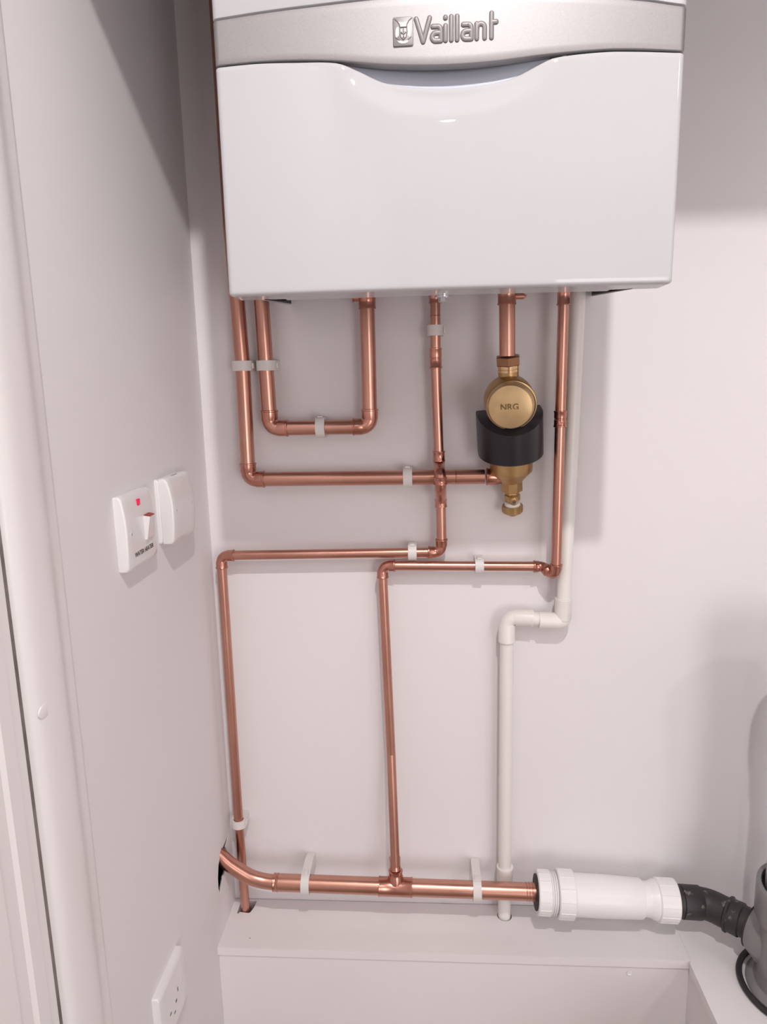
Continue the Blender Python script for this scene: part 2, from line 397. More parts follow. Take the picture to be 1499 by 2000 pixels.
BAND_TOP = smooth_tab([(0.140, 1.2390), (0.1466, 1.2390), (0.20, 1.2420), (0.2462, 1.2438), (0.31, 1.2462), (0.3666, 1.2468), (0.43, 1.2450), (0.50, 1.2395), (0.55, 1.2350), (0.5871, 1.2300), (0.6, 1.23)])
def ss(a, b_, x):
    t = min(1, max(0, (x-a)/(b_-a))); return t*t*(3-2*t)
DC, DA, DB = (0.3675, 1.1960), 0.108, 0.0545
def dish(x, z):
    q = math.sqrt(((x-DC[0])/DA)**2+((z-DC[1])/DB)**2)
    return 0.0072*(1-ss(0.62, 1.0, q))
# lower front cover (front, sides, rounded bottom edge and the return underneath)
bm = BM(); rings = []
NZ = 64
base = plan_profile(-0.300)
def ring_at(fz, pts, dish_on=True):
    r = []
    for x, y in pts:
        z = fz(x)
        d = dish(x, z) if (dish_on and y < -0.3) else 0
        r.append(bm.verts.new((x, y+d, z)))
    return r
# bottom return + rounded corner
for ins, dz in ((0.052, 0.0), (0.030, 0.0), (0.010, 0.0), (0.0045, 0.0), (0.0030, 0.0003), (0.0015, 0.0010), (0.0004, 0.0022), (0.0, 0.0040)):
    pts = plan_profile(-0.300, ins)
    rings.append(ring_at(lambda x: BZ+dz, pts, False))
for j in range(1, NZ+1):
    f = j/NZ
    rings.append(ring_at(lambda x: (BZ+0.004)+(interp(LOW_TOP, x)-0.0016-(BZ+0.004))*f, base))
# rolled top lip
for ins, dz in ((0.0005, 0.0010), (0.0016, 0.0016), (0.010, 0.0016)):
    pts = plan_profile(-0.300, ins)
    rr = []
    for (x, y), (xb, yb) in zip(pts, base):
        z = interp(LOW_TOP, xb)-0.0016+dz; d = dish(xb, interp(LOW_TOP, xb)) if yb < -0.3 else 0
        rr.append(bm.verts.new((x, y+d, z)))
    rings.append(rr)
for a, b_ in zip(rings, rings[1:]):
    for k in range(len(a)-1): bm.faces.new((a[k], a[k+1], b_[k+1], b_[k]))
lower = finish('lower_cover', bm, 'enamel', bo, 30)
# silver band
def band(name, bot, top, y_in, mat, lipr=0.0012, dep=0.012, rows=8):
    bm = BM(); rings = []
    for z_f, ins in [(0, dep), (0, lipr), (0, lipr*0.3)]+[(j/rows, 0) for j in range(rows+1)]+[(1, lipr*0.3), (1, lipr), (1, dep)]:
        k = 0
        pts = plan_profile(-0.300, ins+y_in)
        rr = []
        for (x, y), (xb, yb) in zip(pts, base):
            zb, zt = interp(bot, xb), interp(top, xb)
            zz = zb+lipr+(zt-zb-2*lipr)*z_f
            if ins: zz = (zb if z_f == 0 else zt) + (1 if z_f == 0 else -1)*(0.0 if ins >= lipr else lipr*0.35)
            rr.append(bm.verts.new((x, y, zz)))
        rings.append(rr)
    for a, b_ in zip(rings, rings[1:]):
        for k in range(len(a)-1): bm.faces.new((a[k], a[k+1], b_[k+1], b_[k]))
    return finish(name, bm, mat, bo, 30)
sb = band('silver_band', BAND_BOT, BAND_TOP, 0.0, 'silver')
GAP_TOP = [(x, z+0.0014) for x, z in BAND_TOP]
UP_TOP = [(0.1, BTOP), (0.6, BTOP)]
band('upper_cover', GAP_TOP, UP_TOP, 0.0, 'enamel', rows=4)
# recessed finger grip behind the scoop
bm = BM(); rings = []
for f in [i/14 for i in range(15)]:
    rr = []
    for i in range(0, 61):
        x = 0.255+0.225*i/60; t = (x-XC)/(0.5*(BX1-BX0)); yf = -(BD+BULGE*(1-t*t))
        zt = interp(BAND_BOT, x)+0.004; zl = interp(LOW_TOP, x)-0.012
        z = zt+(zl-zt)*f
        s = 1-abs((x-XC)/0.115)**2; s = max(s, 0)
        y = yf+0.004+0.017*math.sqrt(s)*(1-0.55*f)
        rr.append(bm.verts.new((x, y, z)))
    rings.append(rr)
for a, b_ in zip(rings, rings[1:]):
    for k in range(len(a)-1): bm.faces.new((a[k], a[k+1], b_[k+1], b_[k]))
finish('finger_grip', bm, 'handle', bo, 60)
# casing body behind the covers: open at the bottom, with a chassis plate
bm = BM()
for xa_, xb_ in ((BX0+0.001, BX0+0.0025), (BX1-0.0025, BX1-0.001)):
    prism(bm, [(-0.302, BZ+0.004), (-0.190, BZ+0.0120), (-0.002, BZ+0.0255), (-0.002, BTOP), (-0.302, BTOP)], (0, 1, 0), (0, 0, 1), (xa_, 0, 0), (xb_-xa_, 0, 0))
box(bm, (BX0+0.001, -0.330, BTOP-0.002), (BX1-0.001, -0.002, BTOP))
finish('side_casing', bm, 'enamel', bo, 0)
finish('chassis_plate', box(BM(), (BX0+0.004, -0.300, BZ+0.040), (BX1-0.004, -0.004, BZ+0.042)), 'enamel', bo, smooth=0)
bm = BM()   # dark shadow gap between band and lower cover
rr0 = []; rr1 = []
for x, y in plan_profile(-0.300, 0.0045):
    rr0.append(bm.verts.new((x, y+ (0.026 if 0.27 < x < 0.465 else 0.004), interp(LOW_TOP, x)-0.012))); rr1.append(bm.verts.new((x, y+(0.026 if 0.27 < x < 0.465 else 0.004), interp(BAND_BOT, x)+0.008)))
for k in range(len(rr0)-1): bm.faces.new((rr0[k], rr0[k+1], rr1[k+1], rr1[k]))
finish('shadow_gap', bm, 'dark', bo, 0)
# dark strip along the inner bottom edge of each side, above the thin white lip
for s_ in (0, 1):
    xi = BX0+0.0026 if s_ == 0 else BX1-0.0026; sg = 1 if s_ == 0 else -1
    bm = BM(); prism(bm, [(-0.192, BZ+0.0128), (-0.004, BZ+0.0270), (-0.004, BZ+0.0325), (-0.192, BZ+0.0138)], (0, 1, 0), (0, 0, 1), (xi, 0, 0), (0.0008*sg, 0, 0))
    sl = finish('edge_strip', bm, 'dark', bo, smooth=0); sl['label'] = 'black strip inside the casing bottom edge'
# test screw below the flange
bm = lathe(BM(), (0.3645, -0.290, BZ-0.0002), (0, 0, -1), [(0, 0.0090), (0.0012, 0.0090), (0.0014, 0.0045)], 24); bt = finish('locking_screw', bm, 'steel', bo)
finish('screw_hex', lathe(BM(), (0.3645, -0.290, BZ-0.0014), (0, 0, -1), [(0, 0.0050), (0.0048, 0.0050), (0.0055, 0.0040)], 6), 'steel', bt, 20)

# ---- raised badge and name on the band
def bandy(x):
    t = (x-XC)/(0.5*(BX1-BX0)); return -(BD+BULGE*(1-t*t))
def on_band(x, z, lift=0.0): return V3((x, bandy(x)-lift, z))
def rounded_rect(x0, x1, z0, z1, r, n=5):
    o = []
    for cx, cz, a0 in ((x1-r, z1-r, 0), (x0+r, z1-r, PI/2), (x0+r, z0+r, PI), (x1-r, z0+r, 1.5*PI)):
        for i in range(n+1): a = a0+PI/2*i/n; o.append((cx+r*math.cos(a), cz+r*math.sin(a)))
    return o
def plate(name, outline, z_off, thick, mat, parent, bev=0.0004):
    bm = BM(); vs = [bm.verts.new(on_band(x, z, z_off)) for x, z in outline]; f = bm.faces.new(vs)
    r = bmesh.ops.extrude_face_region(bm, geom=[f]); nv = [g for g in r['geom'] if isinstance(g, bmesh.types.BMVert)]
    for v in nv: v.co.y -= thick
    if bev:
        top = [e for e in bm.edges if all(v in nv for v in e.verts)]
        bmesh.ops.bevel(bm, geom=top, offset=bev, segments=2, profile=0.5, affect='EDGES')
    return finish(name, bm, mat, parent, 30)
TILT = lambda x: 0.012*(x-0.3175)          # the lettering follows the band, almost level
BXL, BXR, BZL, BZH = 0.3178, 0.3368, 1.2045, 1.2292
bd = plate('badge', rounded_rect(BXL, BXR, BZL, BZH, 0.0016), -0.0003, 0.0017, 'badge', bo, 0.0005)
bw, bh = BXR-BXL, BZH-BZL
def B2(u, v): return (BXL+bw*u, BZL+bh*v)
EMB = [
 [B2(.14, .90), B2(.30, .83), B2(.5, .80), B2(.70, .83), B2(.90, .93), B2(.80, .86), B2(.72, .76), B2(.69, .655), B2(.33, .655), B2(.30, .76), B2(.23, .85)],      # forehead between the ears
 [B2(.20, .655), B2(.29, .655), B2(.31, .50), B2(.29, .36), B2(.15, .27), B2(.12, .42), B2(.14, .57)],
 [B2(.73, .655), B2(.83, .655), B2(.88, .55), B2(.88, .40), B2(.84, .27), B2(.72, .36), B2(.70, .50)],
 [B2(.20, .20), B2(.40, .185), B2(.5, .155), B2(.62, .185), B2(.80, .20), B2(.72, .12), B2(.60, .085), B2(.42, .085), B2(.30, .11)],
]
for e in EMB:
    plate('emblem_field', e, 0.0013, 0.0003, 'badge_light', bd, 0)
def stroke(bm, pts, wd, ht, lift, flat=0.55):
    """rounded raised stroke on the band through (x,z) points"""
    P = [on_band(x, z, lift) for x, z in pts]
    d0 = (P[1]-P[0]).normalized(); d1 = (P[-1]-P[-2]).normalized(); h = wd/2
    full = []; rad = []
    for a in (90, 65, 40, 18): full.append(P[0]-d0*h*math.sin(math.radians(a))*0.95+d0*h*0.95*0); rad.append(max(h*math.cos(math.radians(a)), h*0.05))
    for p in P: full.append(p); rad.append(h)
    for a in (18, 40, 65, 90): full.append(P[-1]+d1*h*math.sin(math.radians(a))*0.95); rad.append(max(h*math.cos(math.radians(a)), h*0.05))
    # flattened cross-section: A across, B along depth
    n = 14; tg = []
    for i in range(len(full)):
        a = full[max(i-1, 0)]; b_ = full[min(i+1, len(full)-1)]; tg.append((b_-a).normalized())
    rings = []
    for p, t, r in zip(full, tg, rad):
        dep = V3((0, -1, 0)); A = t.cross(dep).normalized()
        rings.append([bm.verts.new(p+A*r*math.cos(2*PI*k/n)+dep*ht*(r/h)*math.sin(2*PI*k/n)) for k in range(n)])
    for i in range(len(rings)-1):
        for k in range(n): bm.faces.new((rings[i][k], rings[i][(k+1) % n], rings[i+1][(k+1) % n], rings[i+1][k]))
    bm.faces.new(rings[0][::-1]); bm.faces.new(rings[-1])
def arc2(cx, cz, rx, rz, a0, a1, n=10):
    return [(cx+rx*math.cos(math.radians(a0+(a1-a0)*i/n)), cz+rz*math.sin(math.radians(a0+(a1-a0)*i/n))) for i in range(n+1)]
# emblem drawing: ears, brow and muzzle as fine raised lines
bm = BM()
for ln in ([B2(.10, .93), B2(.24, .84), B2(.33, .73), B2(.36, .64)], [B2(.93, .94), B2(.78, .85), B2(.70, .74), B2(.68, .64)], [B2(.33, .64), B2(.70, .645)],
           [B2(.33, .62), B2(.34, .45), B2(.40, .30), B2(.52, .22), B2(.64, .30), B2(.70, .45), B2(.69, .62)], [B2(.14, .30), B2(.24, .25), B2(.30, .20)], [B2(.88, .30), B2(.80, .25), B2(.74, .20)],
           [B2(.52, .60), B2(.52, .30)], [B2(.40, .46), B2(.52, .40), B2(.64, .46)]):
    stroke(bm, ln, 0.0009, 0.0005, 0.0016)
finish('emblem_lines', bm, 'badge', bd, 60)
for cu, cv, rx, rz in ((.42, .52, .035, .045), (.61, .52, .035, .045), (.44, .34, .05, .055), (.60, .34, .05, .055)):
    plate('emblem_field', [(BXL+bw*(cu+rx*math.cos(a)), BZL+bh*(cv+rz*math.sin(a))) for a in [2*PI*i/10 for i in range(10)]], 0.0013, 0.0004, 'badge_light', bd, 0)
WD = 0.0045
Z0, ZX, ZA = 1.2072, 1.2195, 1.2268       # baseline, x-height, ascender (stroke centres)
LX0 = 0.3398
def aa(x):   # single-storey-with-roof a
    return [[(x+0.0008, ZX), (x+0.0052, ZX)]+arc2(x+0.0052, ZX-0.0032, 0.0032, 0.0032, 90, 0, 6)+[(x+0.0084, Z0)],
            [(x+0.0082, ZX-0.0055), (x+0.0040, ZX-0.0055)]+arc2(x+0.0036, (ZX-0.0055+Z0)/2, 0.0034, (ZX-0.0055-Z0)/2, 90, 270, 10)+[(x+0.0080, Z0)]]
letters = [[[(LX0, ZA), (LX0+0.0063, Z0)], [(LX0+0.0126, ZA+0.0002), (LX0+0.0063, Z0)]], aa(0.3543),
           [[(0.3670, ZX), (0.3670, Z0)], [(0.3670, ZA-0.0002), (0.3670, ZA-0.0007)]], [[(0.3724, ZA), (0.3724, Z0)]], [[(0.3778, ZA), (0.3778, Z0)]],
           aa(0.3826), [[(0.3960, ZX), (0.3960, Z0)], [(0.3962, ZX-0.0035)]+arc2(0.3997, ZX-0.0036, 0.0036, 0.0036, 150, 0, 9)+[(0.4033, Z0)]],
           [[(0.4096, ZA+0.0008), (0.4096, Z0)], [(0.4096, ZX+0.0008), (0.4140, ZX+0.0008)]]]
for L in letters:
    bm = BM()
    for st in L: stroke(bm, [(x-0.0002, z+TILT(x)) for x, z in st], WD, 0.0010, 0.0004)
    finish('letter', bm, 'badge', sb, 60)

# ================================================================== COPPER PIPEWORK
r22, r15, r28 = 0.011, 0.0075, 0.014
X, Y, Z = V3((1, 0, 0)), V3((0, 1, 0)), V3((0, 0, 1))
# outer left 22 mm run: ceiling > down > along to the filter
ya = -0.030
ta = thing('copper_pipe', 'thick copper pipe furthest left, down beside the boiler then along to the brass filter', 'pipe', (0.0752, ya, 0.7525))
pipe(ta, (0.0670, ya, CEIL-0.001), (0.0700, ya, 1.12), r22)
pipe(ta, (0.0700, ya, 1.12), (0.0752, ya, 0.9227), r22)
pipe(ta, (0.0752, ya, 0.9227), (0.0745, ya, 0.770), r22)
elbow(ta, (0.0745, ya, 0.7530), Z, X, r22, 0.013, 0.012)
pipe(ta, (0.098, ya, 0.7530), (0.432, ya, 0.7525), r22)
elbow(ta, (0.4600, -0.030, 0.7525), -X, (0.55, 0.0, 0.85), r22, 0.016, 0.017)
finish('spill_mark', coupling_bm := lathe(BM(), (0.3885, ya, 0.7526), X, [(0, r22+0.0001), (0.0003, r22+0.0004), (0.0012, r22+0.0004), (0.0015, r22+0.0001)], 28), 'copper_fit', ta)
# U-shaped 22 mm loop
tb_ = thing('copper_pipe', 'thick copper pipe bent into a U under the left half of the boiler', 'pipe', (0.187, ya, 0.8298))
pipe(tb_, (0.1080, ya, CEIL-0.001), (0.1080, ya, 1.05), r22)
pipe(tb_, (0.1080, ya, 1.05), (0.1120, ya, 0.845), r22)
elbow(tb_, (0.1120, ya, 0.8298), Z, X, r22, 0.013, 0.014)
pipe(tb_, (0.138, ya, 0.8298), (0.237, ya, 0.8298), r22)
elbow(tb_, (0.2624, ya, 0.8298), Z, -X, r22, 0.013, 0.013)
pipe(tb_, (0.2624, ya, 0.850), (0.2624, ya, BZ+0.040), r22)
coupling(tb_, (0.2624, ya, BZ+0.030), (0.2624, ya, 0.9985), r22, mid=False)
finish('side_spigot', lathe(BM(), (0.2620, ya, 1.0145), -X, [(0, 0.005), (0.019, 0.005), (0.0195, 0.0065), (0.0205, 0.0065), (0.021, 0.004)], 20), 'copper_fit', tb_)
# middle 15 mm run with the crossover
yd = -0.025
td = thing('copper_pipe', 'thin copper pipe with a crossover bump, turning left and dropping in the corner', 'pipe', (0.0235, yd, 0.0))
pipe(td, (0.3602, yd, BZ+0.040), (0.3606, yd, 0.925), r15)
coupling(td, (0.3602, yd, BZ+0.030), (0.3602, yd, 1.004), r15, mid=False)
finish('spill_mark', lathe(BM(), (0.3602, yd, 0.9878), -Z, [(0, r15+0.0001), (0.0004, r15+0.0004), (0.0010, r15+0.0004), (0.0014, r15+0.0001)], 24), 'copper_fit', td)
coupling(td, (0.3603, yd, 0.9415), (0.3606, yd, 0.9125), r15)
pipe(td, (0.3605, yd, 0.920), (0.3645, yd, 0.780), r15)
coupling(td, (0.3643, yd, 0.7915), (0.3646, yd, 0.776), r15, mid=False)
cx = [(0.3647, yd, 0.778), (0.3647, yd, 0.772), (0.3648, -0.034, 0.7675), (0.3650, -0.046, 0.7645), (0.3652, -0.0535, 0.761), (0.3654, -0.0565, 0.756), (0.3656, -0.0560, 0.749), (0.3659, -0.0530, 0.742),
      (0.3662, -0.0460, 0.734), (0.3665, -0.036, 0.727), (0.3667, -0.029, 0.722), (0.3668, -0.026, 0.717), (0.3668, yd, 0.712)]
finish('crossover', sweep(BM(), cx, [r15+0.0013, r15+0.0008]+[r15+0.0010]*9+[r15+0.0012]*2, 24), 'copper_fit', td, 50)
coupling(td, (0.3654, -0.0563, 0.7565), (0.3657, -0.0556, 0.7455), r15+0.0007, mid=False, name='crossover_band')
coupling(td, (0.3668, yd, 0.7185), (0.3670, yd, 0.7060), r15, mid=False)
pipe(td, (0.3668, yd, 0.712), (0.3675, yd, 0.655), r15)
elbow(td, (0.3675, yd, 0.6357), Z, -X, r15, 0.011, 0.010)
pipe(td, (0.352, yd, 0.6355), (0.040, yd, 0.6325), r15)
elbow(td, (0.0225, yd, 0.6325), X, -Z, r15, 0.011, 0.010)
pipe(td, (0.0225, yd, 0.620), (0.0225, yd, 0.165), r15)
pipe(td, (0.0225, yd, 0.165), (0.0250, yd, -0.05), r15)
# short 22 mm drop into the filter
yf = -0.070
tf = thing('copper_pipe', 'short thick copper pipe dropping from the boiler into the brass filter', 'pipe', (0.4592, yf, 0.92))
pipe(tf, (0.4575, yf, BZ+0.040), (0.4590, yf, 0.926), r22)
coupling(tf, (0.4575, yf, BZ+0.030), (0.4576, yf, 0.9950), r22, mid=False)
finish('side_spigot', lathe(BM(), (0.4580, yf, 1.006), X, [(0, 0.004), (0.022, 0.004), (0.0225, 0.0035), (0.026, 0.0015)], 18), 'copper_fit', tf)
# right-hand 15 mm run
tg = thing('copper_pipe', 'thin copper pipe right of the filter, turning left then down to the bottom tee', 'pipe', (0.2835, yd, 0.1))
yg = -0.048      # stands further off the wall than the rest, clear of the white pipe behind it
pipe(tg, (0.5385, yg, BZ+0.040), (0.5378, yg, 0.615), r15)
coupling(tg, (0.5385, yg, BZ+0.030), (0.5385, yg, 0.9945), r15, mid=False)
coupling(tg, (0.5381, yg, 0.8490), (0.5381, yg, 0.8255), r15)
ec, ed = V3((0.5378, yg, 0.6020)), V3((0.5215, yd, 0.6120))
elbow(tg, ec, Z, ed-ec, r15, 0.009, 0.007)
elbow(tg, ed, -X, ec-ed, r15, 0.011, 0.008)
pipe(tg, (0.5140, yd, 0.6122), (0.290, yd, 0.6145), r15)
elbow(tg, (0.2757, yd, 0.6147), X, -Z, r15, 0.011, 0.009)
pipe(tg, (0.2757, yd, 0.600), (0.2835, -0.030, 0.30), r15)
pipe(tg, (0.2835, -0.030, 0.30), (0.2885, -0.060, 0.118), r15)
# bottom 28 mm run with tee and bend out of the hole
yb = -0.060
th = thing('copper_pipe', 'thickest copper pipe, low along the ledge from the corner hole to the white trap', 'pipe', (0.29, yb, 0.08))
bend = [(-0.060, -0.052, 0.146), (-0.030, -0.055, 0.141), (-0.005, -0.058, 0.1295), (0.010, -0.060, 0.1165), (0.028, -0.0605, 0.1030), (0.047, -0.0605, 0.0910), (0.066, yb, 0.0845), (0.082, yb, 0.0822), (0.094, yb, 0.0818)]
def cr(pts, k=5):
    out = []
    P = [V3(p) for p in pts]
    for i in range(len(P)-1):
        p0, p1, p2, p3 = P[max(i-1, 0)], P[i], P[i+1], P[min(i+2, len(P)-1)]
        for j in range(k):
            t = j/k; out.append(0.5*((2*p1)+(p2-p0)*t+(2*p0-5*p1+4*p2-p3)*t*t+(3*p1-p0-3*p2+p3)*t**3))
    out.append(P[-1]); return out
finish('bent_pipe', sweep(BM(), cr(bend), r28*0.86, 28), 'copper', th, 60)
coupling(th, (0.0850, yb, 0.0820), (0.0935, yb, 0.0817), r28*0.90, mid=False)
zr = lambda x: 0.0818-(x-0.09)*0.0163
pipe(th, (0.0925, yb, zr(0.0925)), (0.530, yb, zr(0.53)), r28-0.0003)
coupling(th, (0.2602, yb, zr(0.2602)), (0.3158, yb, zr(0.3158)), r28, mid=False, wall=0.0010, name='tee')
bm = lathe(BM(), (0.2885, yb, zr(0.2885)), (0.002, 0.1, 1), [(0.0, 0.0130), (0.018, 0.0125), (0.021, 0.0112), (0.0245, 0.0105), (0.027, 0.0118), (0.0285, 0.0118), (0.0292, 0.0100)], 28)
finish('tee_branch', bm, 'copper_fit', th, 40)
coupling(th, (0.2882, -0.0565, 0.108), (0.2875, -0.054, 0.128), r15, mid=False, name='reducer')
for x in (0.500, 0.5045, 0.509):
    finish('solder_ring', lathe(BM(), (x, yb, zr(x)), X, [(0, r28-0.0001), (0.0004, r28+0.0003), (0.0014, r28+0.0003), (0.0018, r28-0.0001)], 28), 'copper_fit', th)

# ---- clips
clip('white clip on the thick copper pipe furthest left, below the boiler', (0.0752, 0.9223), -ya, r22, 'z')
clip('white clip on the left leg of the U-shaped copper pipe', (0.1112, 0.9220), -ya, r22, 'z')
clip('white clip on the bottom of the U-shaped copper pipe', (0.1884, 0.8298), -ya, r22, 'x', 0.0135)
clip('white clip on the horizontal pipe just left of the crossover', (0.3173, 0.7527), -ya, r22, 'x', 0.0135)
clip('white clip on the left-running thin pipe, beside its right-hand elbow', (0.3226, 0.6352), -yd, r15, 'x', 0.013)
clip('white clip midway along the short horizontal pipe below the filter', (0.4252, 0.6133), -yd, r15, 'x', 0.013)
clip('white clip high on the thin middle pipe, just under the boiler', (0.3604, 0.9665), -yd, r15, 'z', 0.0150)
clip('white clip low on the corner drop pipe, just above the hole', (0.0225, 0.1665), -yd, r15+0.0006, 'z', 0.0135)
clip('white long spacer clip on the bottom pipe, left of the tee', (0.1397, zr(0.1397)), 0.060, r28, 'x', 0.0135)
clip('white long spacer clip on the bottom pipe, right of the tee', (0.4212, zr(0.4212)), 0.060, r28, 'x', 0.0135)

# ================================================================== BRASS FILTER
ff = thing('magnetic_filter', 'brass magnetic filter with a round cap and black half-round jacket', 'filter', (0.46, -0.05, 0.71))
TF = Matrix.Translation((0.4597, -0.070, 0.930)) @ Matrix.Rotation(math.radians(12), 4, 'X') @ Matrix.Rotation(math.radians(-3.8), 4, 'Y')   # leans top-forward
def fin(name, bm, mat, parent=None, smooth=30):
    bm.transform(TF); return finish(name, bm, mat, parent or ff, smooth)
fin('union_nut', lathe(BM(), (0, 0, -0.0030), -Z, [(0, 0.0150), (0.0012, 0.0180), (0.0118, 0.0180), (0.0130, 0.0165)], 6, rot=PI/6+0.1), 'brass_dark', smooth=20)
fin('neck_ring', lathe(BM(), (0, 0, -0.0155), -Z, [(0, 0.0140), (0.0002, 0.0148), (0.0040, 0.0148), (0.0044, 0.0140), (0.0052, 0.0140), (0.0056, 0.0148), (0.0090, 0.0148), (0.0094, 0.0140)], 36), 'brass_bright')
# body: vertical barrel, neck to cone
fin('body', lathe(BM(), (0, 0, -0.0245), -Z, [(0, 0.0143), (0.009, 0.0143), (0.012, 0.0175), (0.017, 0.0255), (0.024, 0.0310), (0.036, 0.0315), (0.120, 0.0313),
                  (0.1435, 0.0313), (0.1480, 0.0305), (0.1600, 0.0190), (0.1650, 0.0155)], 48), 'brass')
fin('boss', lathe(BM(), (-0.0010, 0, -0.0640), -Y, [(0, 0.0350), (0.0365, 0.0350), (0.0385, 0.0340), (0.0388, 0.0320)], 56), 'brass')
fin('seal_ring', lathe(BM(), (-0.0010, -0.0386, -0.0640), -Y, [(0, 0.0325), (0.0022, 0.0325)], 56), 'rubber')
cap = fin('cap', lathe(BM(), (-0.0018, -0.0406, -0.0620), V3((-0.17, -1, 0.10)), [(0, 0.0318), (0.0020, 0.0318), (0.0210, 0.0292), (0.0218, 0.0288), (0.0222, 0.0280), (0.0222, 0.0001)], 64), 'brass_face')
def text_obj(name, body, size, mtx, mat, parent, ext=0.0002, bold=0.0):
    cu = bpy.data.curves.new(name, 'FONT'); cu.body = body; cu.size = size; cu.extrude = ext; cu.align_x = 'CENTER'; cu.align_y = 'CENTER'; cu.offset = bold; cu.resolution_u = 3
    tmp = bpy.data.objects.new(name+'_tmp', cu); col.objects.link(tmp)
    dg = bpy.context.evaluated_depsgraph_get(); me = bpy.data.meshes.new_from_object(tmp.evaluated_get(dg))
    bpy.data.objects.remove(tmp); bpy.data.curves.remove(cu)
    me.transform(mtx); me.name = name; me.materials.clear(); me.materials.append(MAT[mat])
    o = bpy.data.objects.new(name, me); col.objects.link(o); o.parent = parent; o.matrix_parent_inverse = parent_inv(parent)
    return o
tm = TF @ Matrix.Translation((-0.0064, -0.0627, -0.0600)) @ Matrix.Rotation(-0.17, 4, 'Z') @ Matrix.Rotation(0.10, 4, 'X') @ Matrix.Rotation(PI/2, 4, 'X')
text_obj('engraving', 'NRG', 0.0118, tm, 'etch', cap, 0.00012, 0.00015)
# black half-round magnet jacket: outer shell whose top edge dips at the front
bm = BM(); JR, JX = 0.0474, 0.0010; cols = []
NJ = 40
for i in range(NJ+1):
    a = PI+PI*i/NJ; sdp = max(-math.sin(a), 0.0); u = math.cos(a)
    ox, oy = JX+JR*math.cos(a), 0.012+0.0600*math.sin(a); ix, iy = 0.0315*math.cos(a), 0.0315*math.sin(a)
    ztop = -0.0850+0.0006*u-0.0185*sdp**1.3; zbot = -0.1500
    cols.append([(ix, iy, zbot), (JX+(JR-0.0015)*math.cos(a), 0.012+0.0585*math.sin(a), zbot), (ox, oy, zbot+0.0015), (ox, oy, ztop-0.0015), (JX+(JR-0.0015)*math.cos(a), 0.012+0.0585*math.sin(a), ztop), (ix, iy, -0.0850+0.0006*u)])
cols = [[(x, 0.030, z) for x, y, z in cols[0]]]+cols+[[(x, 0.030, z) for x, y, z in cols[-1]]]
rv = [[bm.verts.new(p) for p in c] for c in cols]
for c0, c1 in zip(rv, rv[1:]):
    for k in range(6): bm.faces.new((c0[k], c0[(k+1) % 6], c1[(k+1) % 6], c1[k]))
bm.faces.new(rv[0][::-1]); bm.faces.new(rv[-1])
fin('magnet_jacket', bm, 'jacket', smooth=30)
# hexagon, drain cock and its cap
fin('hex_outlet', lathe(BM(), (0, 0, -0.1880), -Z, [(0, 0.0162), (0.0150, 0.0162), (0.0160, 0.0152), (0.0162, 0.010)], 8, rot=PI/8), 'brass', smooth=20)
dv = fin('drain_cock', lathe(BM(), (0, 0, -0.2040), -Z, [(0, 0.0100), (0.003, 0.0110), (0.0045, 0.0110), (0.0055, 0.0100), (0.007, 0.0120), (0.0150, 0.0120), (0.0195, 0.0085)], 6), 'brass', smooth=20)
fin('drain_spout', lathe(BM(), (0.001, -0.008, -0.2160), V3((0, -1, -0.1)), [(0, 0.0070), (0.0055, 0.0070), (0.0057, 0.0046), (0.0085, 0.0044), (0.0087, 0.0026), (0.0040, 0.0022)], 20), 'brass_bright', dv)
fin('drain_hole', lathe(BM(), (0.001, -0.0150, -0.2167), V3((0, -1, -0.1)), [(0, 0.0023), (0.0019, 0.0023)], 16), 'slot', dv)
fin('nylon_seal', lathe(BM(), (0, 0, -0.2205), -Z, [(0, 0.0060), (0.002, 0.0118), (0.0075, 0.0118), (0.0078, 0.006)], 28), 'ptfe', dv)
cpp = fin('drain_cap', lathe(BM(), (0, 0, -0.2275), -Z, [(0, 0.0130), (0.0002, 0.0152), (0.0105, 0.0152), (0.0125, 0.0130), (0.0130, 0.0062), (0.0170, 0.0055), (0.0176, 0.0030)], 36), 'brass')
bm = BM()
for i in range(16):
    a = 2*PI*i/16; c = V3((0.0152*math.cos(a), 0.0152*math.sin(a), -0.2370)); box(bm, c-V3((0.0007, 0.0007, 0)), c+V3((0.0007, 0.0007, 0.0080)))
fin('cap_knurl', bm, 'brass', cpp, 0)

# ================================================================== WHITE OVERFLOW PIPE
rw = 0.0107; yw = -0.025
tw = thing('waste_pipe', 'slim white plastic overflow pipe with two elbows, running down to the ledge', 'pipe', (0.4705, yw, 0))
pipe(tw, (0.5628, yw, BZ+0.040), (0.5622, yw, 0.9653), rw, 'pvc')
pipe(tw, (0.5622, yw, 0.9653), (0.5548, yw, 0.545), rw, 'pvc')
elbow(tw, (0.5545, yw, 0.5243), Z, (-1, 0, 0.045), rw, 0.0035, 0.0335, 'pvc', wall=0.0022, lip=0.0002)
elbow(tw, (0.4685, yw, 0.5308), -Z, (1, 0, -0.045), rw, 0.012, 0.0275, 'pvc', wall=0.0022, lip=0.0002)
pipe(tw, (0.500, yw, 0.5295), (0.528, yw, 0.5260), rw, 'pvc')
pipe(tw, (0.4685, yw, 0.505), (0.4703, yw, -0.05), rw, 'pvc')
finish('coupling', lathe(BM(), (0.4702, yw, 0.0945), -Z, [(0, rw+0.0006), (0.0003, rw+0.0030), (0.0015, rw+0.0034), (0.0030, rw+0.0030), (0.026, rw+0.0026), (0.031, rw+0.0020), (0.034, rw+0.0004)], 32), 'pvc', tw, 35)

